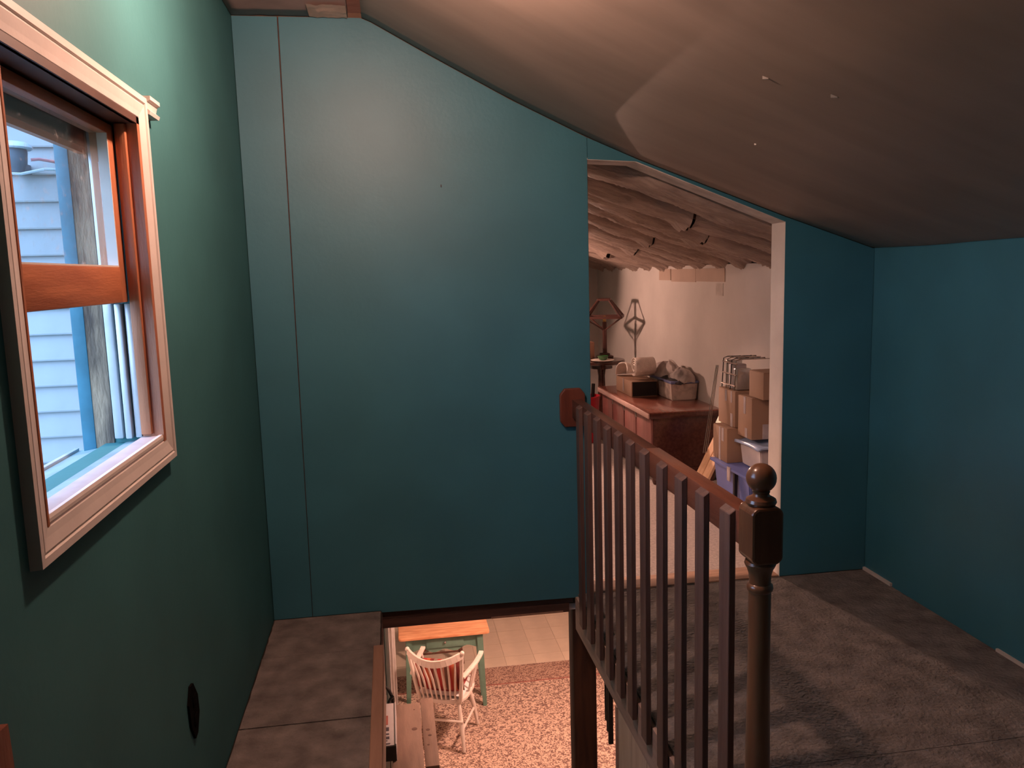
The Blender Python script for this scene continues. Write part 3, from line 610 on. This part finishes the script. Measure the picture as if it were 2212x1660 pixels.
# --- round table with mission lamp frame
tx, ty = 1.87, 7.10
rtb = thing('round_table', (tx, ty, 0), 'small round pedestal table with a dark rim in the far corner', 'table')
MB().lathe([(.190,.660),(.208,.668),(.212,.685),(.206,.698),(.15,.700)], tx, ty, 36).build('table_top', 'mahogany', rtb, True)
MB().lathe([(.10,.62),(.10,.660)], tx, ty, 20).build('apron', 'mahogany', rtb, True)
MB().lathe([(.04,.62),(.030,.55),(.035,.40),(.050,.30),(.034,.20),(.05,.10),(.05,.06)], tx, ty, 20).build('pedestal', 'mahogany', rtb, True)
for k in range(3):
    a = R(30+120*k); MB().tube([(tx, ty, .12), (tx+.10*math.cos(a), ty+.10*math.sin(a), .10), (tx+.19*math.cos(a), ty+.19*math.sin(a), .018)], [.025,.022,.016], 8).build('foot', 'mahogany', rtb, True)
tl = thing('lamp_frame', (1.916, 7.12, .70), 'wooden table lamp with an empty pyramid shade frame', 'lamp')
lx, ly = 1.93, 7.20
MB().box(lx-.065, lx+.065, ly-.065, ly+.065, .7005, .725, bev=.006).build('base', 'frame_wood', tl, True)
MB().box(lx-.04, lx+.04, ly-.04, ly+.04, .725, .745, bev=.006).build('base_step', 'frame_wood', tl, True)
MB().box(lx-.017, lx+.017, ly-.017, ly+.017, .745, 1.03, bev=.003).build('post', 'frame_wood', tl, True)
rz = Matrix.Rotation(R(-20), 3, 'Z'); ctr = Vector((lx, ly, 0))
lo4 = [ctr+rz @ Vector((sx*.160, sy*.160, 1.075)) for sx, sy in ((-1,-1),(1,-1),(1,1),(-1,1))]
hi4 = [ctr+rz @ Vector((sx*.052, sy*.052, 1.225)) for sx, sy in ((-1,-1),(1,-1),(1,1),(-1,1))]
for i in range(4):
    MB().bar(lo4[i], lo4[(i+1) % 4], .018, .022).build('lower_bar', 'frame_wood', tl); MB().bar(lo4[i], hi4[i], .020, .014).build('corner_bar', 'frame_wood', tl)
    MB().bar(ctr+Vector((0,0,.95)), lo4[i]+Vector((0,0,-.004)), .010, .010).build('brace', 'frame_wood', tl)
b = MB(); b.box(-.060, .060, -.060, .060, -.011, .011, bev=.003); o = b.build('top_cap', 'frame_wood', tl); o.rotation_euler.z = R(-20); o.location = tl.matrix_world.inverted() @ (ctr+Vector((0,0,1.232))) if False else (ctr+Vector((0,0,1.232)))
o.matrix_parent_inverse = tl.matrix_world.inverted()
MB().lathe([(.012,1.03),(.016,1.035),(.016,1.07),(.008,1.085)], lx, ly, 12).build('socket', 'brass', tl, True)
tag(MB().lathe([(.02,.7005),(.09,.703),(.105,.712),(.10,.714),(.02,.707)], 1.84, 6.95, 28).build('white_plate', 'plate_white', None, True), 'white plate on the round table under the green bowl', 'plate')
tag(MB().lathe([(.018,.7075),(.030,.711),(.044,.728),(.050,.748),(.046,.747),(.038,.730),(.02,.716)], 1.845, 6.95, 24).build('green_bowl', 'green_glass', None, True), 'small green glass bowl on the round table', 'bowl')
tag(bx('small_carton', 'cardboard_dark', None, 1.705, 1.80, 7.07, 7.17, .7005, .86, bev=.002), 'small brown carton on the round table beside the lamp frame', 'box')
# --- red tub with black handles
rt_ = thing('red_tub', (1.62, 6.9, 0), 'bright red tub with black handles sticking out beside the chest', 'tub')
def oval(x, y, prof, seg=24, sy=1.0):
    b = MB().lathe(prof, 0, 0, seg)
    for v in b.bm.verts: v.co = Vector((x+v.co.x, y+v.co.y*sy, v.co.z))
    return b
oval(1.665, 6.88, [(.085,0.0),(.10,.02),(.122,.395),(.128,.400),(.128,.412),(.120,.412),(.10,.10),(.02,.09)]).build('tub_body', 'red_plastic', rt_, True)
for dx, dy, ex_, ey, l in ((.0,.0,-.03,.05,.56),(.04,-.03,.02,-.02,.52),(.03,.05,-.06,.05,.55),(-.05,.02,-.02,.03,.54)):
    MB().tube([(1.665+dx, 6.88+dy, .12), (1.665+dx+ex_, 6.88+dy+ey, l)], .016, 8).build('handle', 'black', rt_)
# --- boxes
def carton(name, x0, x1, y0, y1, z0, z1, label, tapes=(), m_='cardboard', grp='cardboard cartons stacked behind the door jamb'):
    t = thing(name, ((x0+x1)/2, (y0+y1)/2, z0), label, 'box', grp)
    bx('carton_body', m_, t, x0, x1, y0, y1, z0+.0005, z1, bev=.003)
    bx('flap', m_, t, x0+.004, (x0+x1)/2-.001, y0+.004, y1-.004, z1-.001, z1+.003); bx('flap', m_, t, (x0+x1)/2+.001, x1-.004, y0+.004, y1-.004, z1-.001, z1+.003)
    for (side, a, b_, za, zb) in tapes:
        if side == 'x': bx('tape_strip', 'tape', t, x0-.0015, x0+.001, a, b_, za, zb)
        else: bx('tape_strip', 'tape', t, a, b_, y0-.0015, y0+.001, za, zb)
    return t
carton('cardboard_box', 1.985, 2.245, 4.255, 4.442, .522, .758, 'large taped carton on the pale tote, under the small topmost carton', (('x',4.335,4.362,.66,.758),('x',4.31,4.34,.526,.58),('y',2.05,2.16,.526,.61)))
carton('cardboard_box', 2.005, 2.240, 4.157, 4.336, .764, .912, 'small plain carton topmost in the stack by the door jamb', ())
carton('cardboard_box', 1.975, 2.245, 4.458, 4.700, .556, .768, 'upper back carton with tape under the wire rack', (('x',4.50,4.52,.70,.768),('x',4.575,4.60,.70,.768),('x',4.49,4.52,.556,.635)))
carton('cardboard_box', 1.930, 2.245, 4.326, 4.60, .348, .500, 'lower carton with a long vertical tape strip on the blue tote', (('x',4.455,4.480,.348,.500),('x',4.49,4.515,.44,.500))) if False else None
carton('cardboard_box', 1.925, 2.245, 4.452, 4.660, .348, .550, 'lower back carton with a long vertical tape strip', (('x',4.545,4.570,.348,.550),('x',4.50,4.53,.47,.550)))
tE = thing('plastic_tote', (2.1, 4.3, .2), 'pale translucent tote with a light blue lid between the cartons', 'tote', 'plastic totes in the stack')
tapered(1.995, 2.240, 4.160, 4.43, .352, .478, .012).build('tote_body', 'bin_clear', tE, True)
def lidfn(u, v): return (1.965+.285*u, 4.135+.305*v, .484+.006*math.sin(u*9+v*4))
o = MB().grid(lidfn, 14, 10).build('lid', 'lid_blue', tE, True); o.modifiers.new('t', 'SOLIDIFY').thickness = .016
tF = thing('plastic_tote', (2.05, 4.3, 0), 'deep blue tote at the bottom of the stack', 'tote', 'plastic totes in the stack')
tapered(1.915, 2.245, 4.13, 4.62, 0.0005, .330, .03).build('tote_body', 'bin_blue', tF, True); bx('lid', 'bin_blue', tF, 1.895, 2.250, 4.11, 4.64, .330, .3475, bev=.005)
bx('clip', 'tape', tF, 1.889, 1.897, 4.33, 4.37, .27, .352, bev=.002); bx('clip', 'black', tF, 1.893, 1.912, 4.27, 4.29, .16, .33)
# --- wire rack leaning over the stack
wr = thing('wire_rack', (2.0, 4.55, .77), 'chrome wire rack holding shiny packets on the back carton', 'rack')
for k in range(4):
    y = 4.485+.060*k; MB().tube([(1.982, y, .775), (1.992, y, .95), (2.015, y, .958), (2.20, y, .955)], .0032, 6).build('wire', 'black_metal' if k % 2 else 'wire', wr)
for z, x in ((.80,1.983),(.865,1.987),(.93,1.991)): MB().tube([(x, 4.475, z), (x, 4.675, z)], .0045, 6).build('cross_wire', 'wire', wr)
for k in range(3): MB().tube([(2.03+.07*k, 4.475, .957), (2.03+.07*k, 4.675, .957)], .0032, 6).build('cross_wire', 'wire', wr)
for k, (a, c_, m_) in enumerate(((4.49,4.545,'foil'),(4.555,4.61,'carton_white'),(4.615,4.665,'foil'))): bx('packet', m_, wr, 2.000, 2.09, a, c_, .774, .90+.02*k, bev=.006)
# --- leaning boards beside the stack
lbd = thing('leaning_boards', (1.9, 4.75, 0), 'two raw pine boards leaning between the chest and the cartons', 'boards')
MB().bar((1.835, 4.855, 0.012), (2.215, 4.855, .78), .085, .016, upv=(0,0,1)).build('board', 'pine', lbd)
MB().bar((1.835, 4.758, 0.012), (2.195, 4.758, .74), .090, .016, upv=(0,0,1)).build('board', 'pine', lbd)
gp = MB().bar((2.052, 4.80, .500), (2.10, 4.80, .598), .07, .006, upv=(0,0,1)).build('shiny_packet', 'paper_green', None)
gp.location = (-.016, 0.05, .008); tag(gp, 'small shiny green wrapped packet on the pine boards', 'packet')
rod = thing('curtain_rods', (1.9, 4.72, .6), 'thin chrome rods leaning against the taped cartons', 'rods')
for k in range(3): MB().tube([(1.875+.012*k, 4.695, .36), (1.955+.004*k, 4.690-.006*k, .905)], .0022, 6).build('rod', 'wire', rod)

# ================================================================== ROOM BELOW
rug = thing('area_rug', (1.2, 6.2, -2.5), 'large speckled red beige rug with a patterned border', 'rug')
bx('field', 'rug_field', rug, -0.30, 3.0, 3.9, 7.44, -2.5035, -2.496)
for a in ((-0.55,3.25,7.46,7.80),(-0.55,-0.32,3.9,7.44),(3.02,3.25,3.9,7.44)): bx('border', 'rug_border', rug, *a, -2.5035, -2.496)
bx('border_line', 'print_red', rug, -0.31, 3.01, 7.44, 7.46, -2.5035, -2.4965)
# --- green desk
dk = thing('green_desk', (.36, 7.2, -2.5), 'narrow green painted desk with a golden wooden top', 'desk')
FZ = -2.4955
b = MB(); pts = []
for cx_, cy_, a0 in ((.735,7.075,-90),(.735,7.315,0),(-.025,7.315,90),(-.025,7.075,180)):
    for k in range(5): a = R(a0+k*22.5); pts.append((cx_+.035*math.cos(a), cy_+.035*math.sin(a)))
o = b.prism(pts, 'z', -1.778, -1.750).build('desk_top', 'desk_top', dk); bvm = o.modifiers.new('bev', 'BEVEL'); bvm.width = .006; bvm.segments = 2
sc = [(.02,-1.78),(.69,-1.78),(.69,-1.945)]
for k in range(25):
    u = 1-k/24; x = .05+.61*u
    sc.append((x, -1.905+.016*math.cos((u-.5)*math.pi*6)-.012*math.cos((u-.5)*2*math.pi)))
sc.append((.02,-1.945))
MB().prism(sc, 'y', 7.085, 7.100).build('apron', 'desk_green', dk)
bx('apron', 'desk_green', dk, .02, .69, 7.28, 7.295, -1.93, -1.78)
dr = bx('drawer', 'desk_green', dk, .19, .53, 7.074, 7.088, -1.885, -1.792, bev=.003); MB().sphere((.36, 7.064, -1.832), .012, 12).build('knob', 'wire', dr, True)
for x in (.035, .680):
    for y in (7.095, 7.285):
        b = MB(); A = [b.bm.verts.new((x+sx*.028, y+sy*.028, -1.779)) for sx, sy in ((-1,-1),(1,-1),(1,1),(-1,1))]; s_ = 1 if x > .3 else -1
        Bv = [b.bm.verts.new((x+s_*.030+sx*.017, y+sy*.017, FZ)) for sx, sy in ((-1,-1),(1,-1),(1,1),(-1,1))]
        b.bm.faces.new(A); b.bm.faces.new(Bv)
        for i in range(4): b.bm.faces.new((A[i], Bv[i], Bv[(i+1) % 4], A[(i+1) % 4]))
        b.build('leg', 'desk_green', dk)
# --- brown chair behind the desk (only its legs show)
FZ += .004
bc = thing('brown_chair', (.36, 7.62, -2.5), 'dark brown wooden chair standing behind the green desk', 'chair')
bx('seat', 'stool_brown', bc, .16, .56, 7.42, 7.80, -2.085, -2.055, bev=.006)
for x in (.17, .55):
    for y in (7.44, 7.78):
        s_ = .03 if x > .3 else -.03
        if y > 7.6: x = .36+(x-.36)*.5
        MB().tube([(x-s_*.3, y, -2.085), (x+s_*.2, y, -2.30), (x+s_, y+(.02 if y > 7.6 else -.02), FZ)], [.020,.024,.017], 10).build('leg', 'stool_brown', bc, True)
for y, xa, xb_ in ((7.44, .165, .555), (7.78, .265, .455)): MB().tube([(xa, y, -2.36), (xb_, y, -2.36)], .010, 8).build('stretcher', 'stool_brown', bc, True)
MB().tube([(.165, 7.44, -2.34), (.455, 7.78, -2.34)], .010, 8).build('stretcher', 'stool_brown', bc, True)
for x in (.18, .54): MB().tube([(x, 7.785, -2.055), (x, 7.83, -1.62)], .014, 8).build('back_post', 'stool_brown', bc, True)
for k in range(3): bx('back_slat', 'stool_brown', bc, .19, .53, 7.800+.012*k, 7.816+.012*k, -1.95+.12*k, -1.90+.12*k, bev=.004)
bc.location.y += .52
# --- white armchair (local frame: faces +y)
ac = thing('white_armchair', (.335, 6.655, FZ+.004), 'white spindle back armchair with red striped cushion at the desk', 'chair', None, None, R(-21))
MW = ac.matrix_world
def lbuild(b, name, m_, smooth=True):
    bmesh.ops.transform(b.bm, matrix=MW, verts=b.bm.verts); return b.build(name, m_, ac, smooth)
b = MB(); pts = []
for k in range(28):
    a = 2*math.pi*k/28; cx_ = math.cos(a); sy_ = math.sin(a)
    hw = .225-.02*(-sy_ if sy_ < 0 else -sy_*.4)
    pts.append((math.copysign(abs(cx_)**.55, cx_)*hw, math.copysign(abs(sy_)**.55, sy_)*.215))
b.prism(pts, 'z', .405, .440); o = lbuild(b, 'seat', 'chair_white', False); bvm = o.modifiers.new('bev', 'BEVEL'); bvm.width = .008; bvm.segments = 2
for sx in (-1, 1):
    lbuild(MB().tube([(sx*.15, .15, .41), (sx*.185, .185, .20), (sx*.21, .205, 0)], [.016,.021,.013], 10), 'leg', 'chair_white')
    lbuild(MB().tube([(sx*.15, -.15, .41), (sx*.185, -.195, .20), (sx*.21, -.235, 0)], [.016,.021,.013], 10), 'leg', 'chair_white')
    lbuild(MB().tube([(sx*.188, -.20, .17), (sx*.188, .188, .17)], .011, 8), 'stretcher', 'chair_white')
    lbuild(MB().tube([(sx*.18, -.185, .425), (sx*.205, -.225, .62), (sx*.235, -.275, .895)], [.017,.017,.013], 10), 'back_post', 'chair_white')
    lbuild(MB().sphere(MW.inverted() @ (MW @ Vector((sx*.237, -.278, .905))), .019, 12), 'post_knob', 'chair_white')
    b = MB(); P0 = [(sx*.218, -.235, .665), (sx*.245, -.10, .672), (sx*.262, .04, .672), (sx*.268, .155, .680), (sx*.268, .205, .690)]
    for p, q in zip(P0, P0[1:]): b.bar(p, q, .042, .020, bev=.004)
    lbuild(b, 'arm', 'chair_white')
    for yy, zz in ((-.04,.665),(.05,.665),(.13,.672)): lbuild(MB().tube([(sx*.205, yy*.8, .425), (sx*.258, yy, zz)], .009, 8), 'arm_spindle', 'chair_white')
lbuild(MB().tube([(-.20, -.20, .25), (.20, -.20, .25)], .011, 8), 'stretcher', 'chair_white'); lbuild(MB().tube([(-.19, .19, .28), (.19, .19, .28)], .011, 8), 'stretcher', 'chair_white')
b = MB(); n = 12
crv = [(-.235+.47*i/n, -.275-.105*(1-(2*i/n-1)**2), .885-.048*(1-(2*i/n-1)**2)) for i in range(n+1)]
for p, q in zip(crv, crv[1:]): b.bar(p, q, .018, .058)
lbuild(b, 'crest_rail', 'chair_white', False)
for i in range(8):
    t = -1+2*(i+1)/9; x1_ = .235*t; x0_ = .175*t
    lbuild(MB().tube([(x0_, -.195, .43), ((x0_+x1_)/2, -.220-.065*(1-t*t), .65), (x1_, -.275-.100*(1-t*t), .850-.042*(1-t*t))], [.008,.010,.008], 8), 'spindle', 'chair_white')
def cush(w_, h_, t_, nx=16, ny=14):
    def mk(sg):
        def fn(u, v):
            a = (2*u-1); c_ = (2*v-1); e = max(0, 1-abs(a)**4)*max(0, 1-abs(c_)**4)
            return (a*w_, sg*t_*e**.5, c_*h_)
        return fn
    b = MB(); b.grid(mk(1), nx, ny); b.grid(mk(-1), nx, ny); bmesh.ops.remove_doubles(b.bm, verts=b.bm.verts, dist=.0008); return b
cu = thing('red_cushion', (.335, 6.655, FZ+.44), 'red and brown striped back cushion leaning on the chair spindles', 'cushion')
b = cush(.205, .152, .05); o = b.build('cushion_cover', 'cushion_red', cu, True)
o.matrix_parent_inverse = cu.matrix_world.inverted()
o.matrix_basis = MW @ Matrix.Translation((.0, -.172, .650)) @ Matrix.Rotation(R(14), 4, 'X')
su = thing('seat_cushion', (.335, 6.655, FZ+.44), 'white and red striped seat cushion on the white armchair', 'cushion')
b = cush(.20, .19, .026); o = b.build('cushion_cover', 'cushion_white', su, True); o.matrix_parent_inverse = su.matrix_world.inverted()
o.matrix_basis = MW @ Matrix.Translation((0, .01, .467)) @ Matrix.Rotation(R(90), 4, 'X')
# --- bench with carton
be = thing('plank_bench', (.07, 5.1, -2.5), 'rough two plank bench below the left edge of the opening', 'bench')
BZ = -1.56
p1 = bx('plank', 'bench_wood', be, -0.115, 0.082, 4.60, 5.56, BZ-.03, BZ, bev=.003); p2 = bx('plank', 'bench_wood', be, 0.090, 0.178, 4.78, 5.62, BZ-.034, BZ-.004, bev=.003)
for pr, x, y, r_ in ((p1,.035,5.22,.022),(p2,.125,5.20,.016),(p2,.135,5.13,.014),(p2,.12,5.02,.010),(p1,.04,5.47,.006)):
    z = BZ if pr is p1 else BZ-.004
    MB().lathe([(r_,z-.001),(r_*.8,z+.0012),(r_*.3,z+.0018)], x, y, 12).build('knot', 'knot', pr)
for x in (-.08, .145):
    for y in (4.83, 5.50): bx('leg', 'bench_wood', be, x-.022, x+.022, y-.022, y+.022, FZ, BZ-.034)
for y in (4.83, 5.50): bx('cross_bar', 'bench_wood', be, -.08, .145, y-.012, y+.012, -2.2, -2.15)
ca = thing('long_carton', (-.12, 5.1, BZ), 'long white printed carton with a dark end lying on the bench', 'box')
bx('carton_body', 'carton_white', ca, -0.180, -0.085, 4.872, 5.39, -1.5595, -1.450, bev=.003); bx('end_flap', 'carton_dark', ca, -0.177, -0.088, 4.866, 4.873, -1.555, -1.455)
bx('lip', 'carton_white', ca, -0.094, -0.085, 4.872, 5.39, -1.451, -1.444, bev=.002)
for k, (y0, y1, x0, x1, m_) in enumerate(((5.115,5.230,-.158,-.138,'print_red'),(5.04,5.085,-.158,-.132,'print_dark'),(4.995,5.012,-.156,-.132,'print_dark'),(4.945,4.975,-.154,-.130,'print_dark'),(4.922,4.932,-.154,-.142,'print_dark'),(4.884,4.898,-.168,-.125,'print_dark'))):
    bx('print_mark', m_, ca, x0, x1, y0, y1, -1.4502, -1.4492)
bk = thing('black_tool', (-.13, 5.48, BZ), 'black bent tool with a pale tag standing behind the white carton', 'tool')
MB().tube([(-.165, 5.47, BZ), (-.168, 5.47, -1.40), (-.150, 5.47, -1.37), (-.130, 5.48, -1.40), (-.105, 5.49, -1.47), (-.108, 5.50, BZ+.01)], .012, 8).build('bent_bar', 'black', bk, True)
MB().tube([(-.15, 5.45, -1.50), (-.12, 5.46, -1.455), (-.10, 5.47, -1.44)], .010, 8).build('lever', 'black_metal', bk, True); bx('tag', 'plate_white', bk, -.158, -.145, 5.445, 5.449, -1.52, -1.42)
MB().sphere((-.125, 5.47, -1.51), .020, 10).build('pivot', 'black', bk, True)
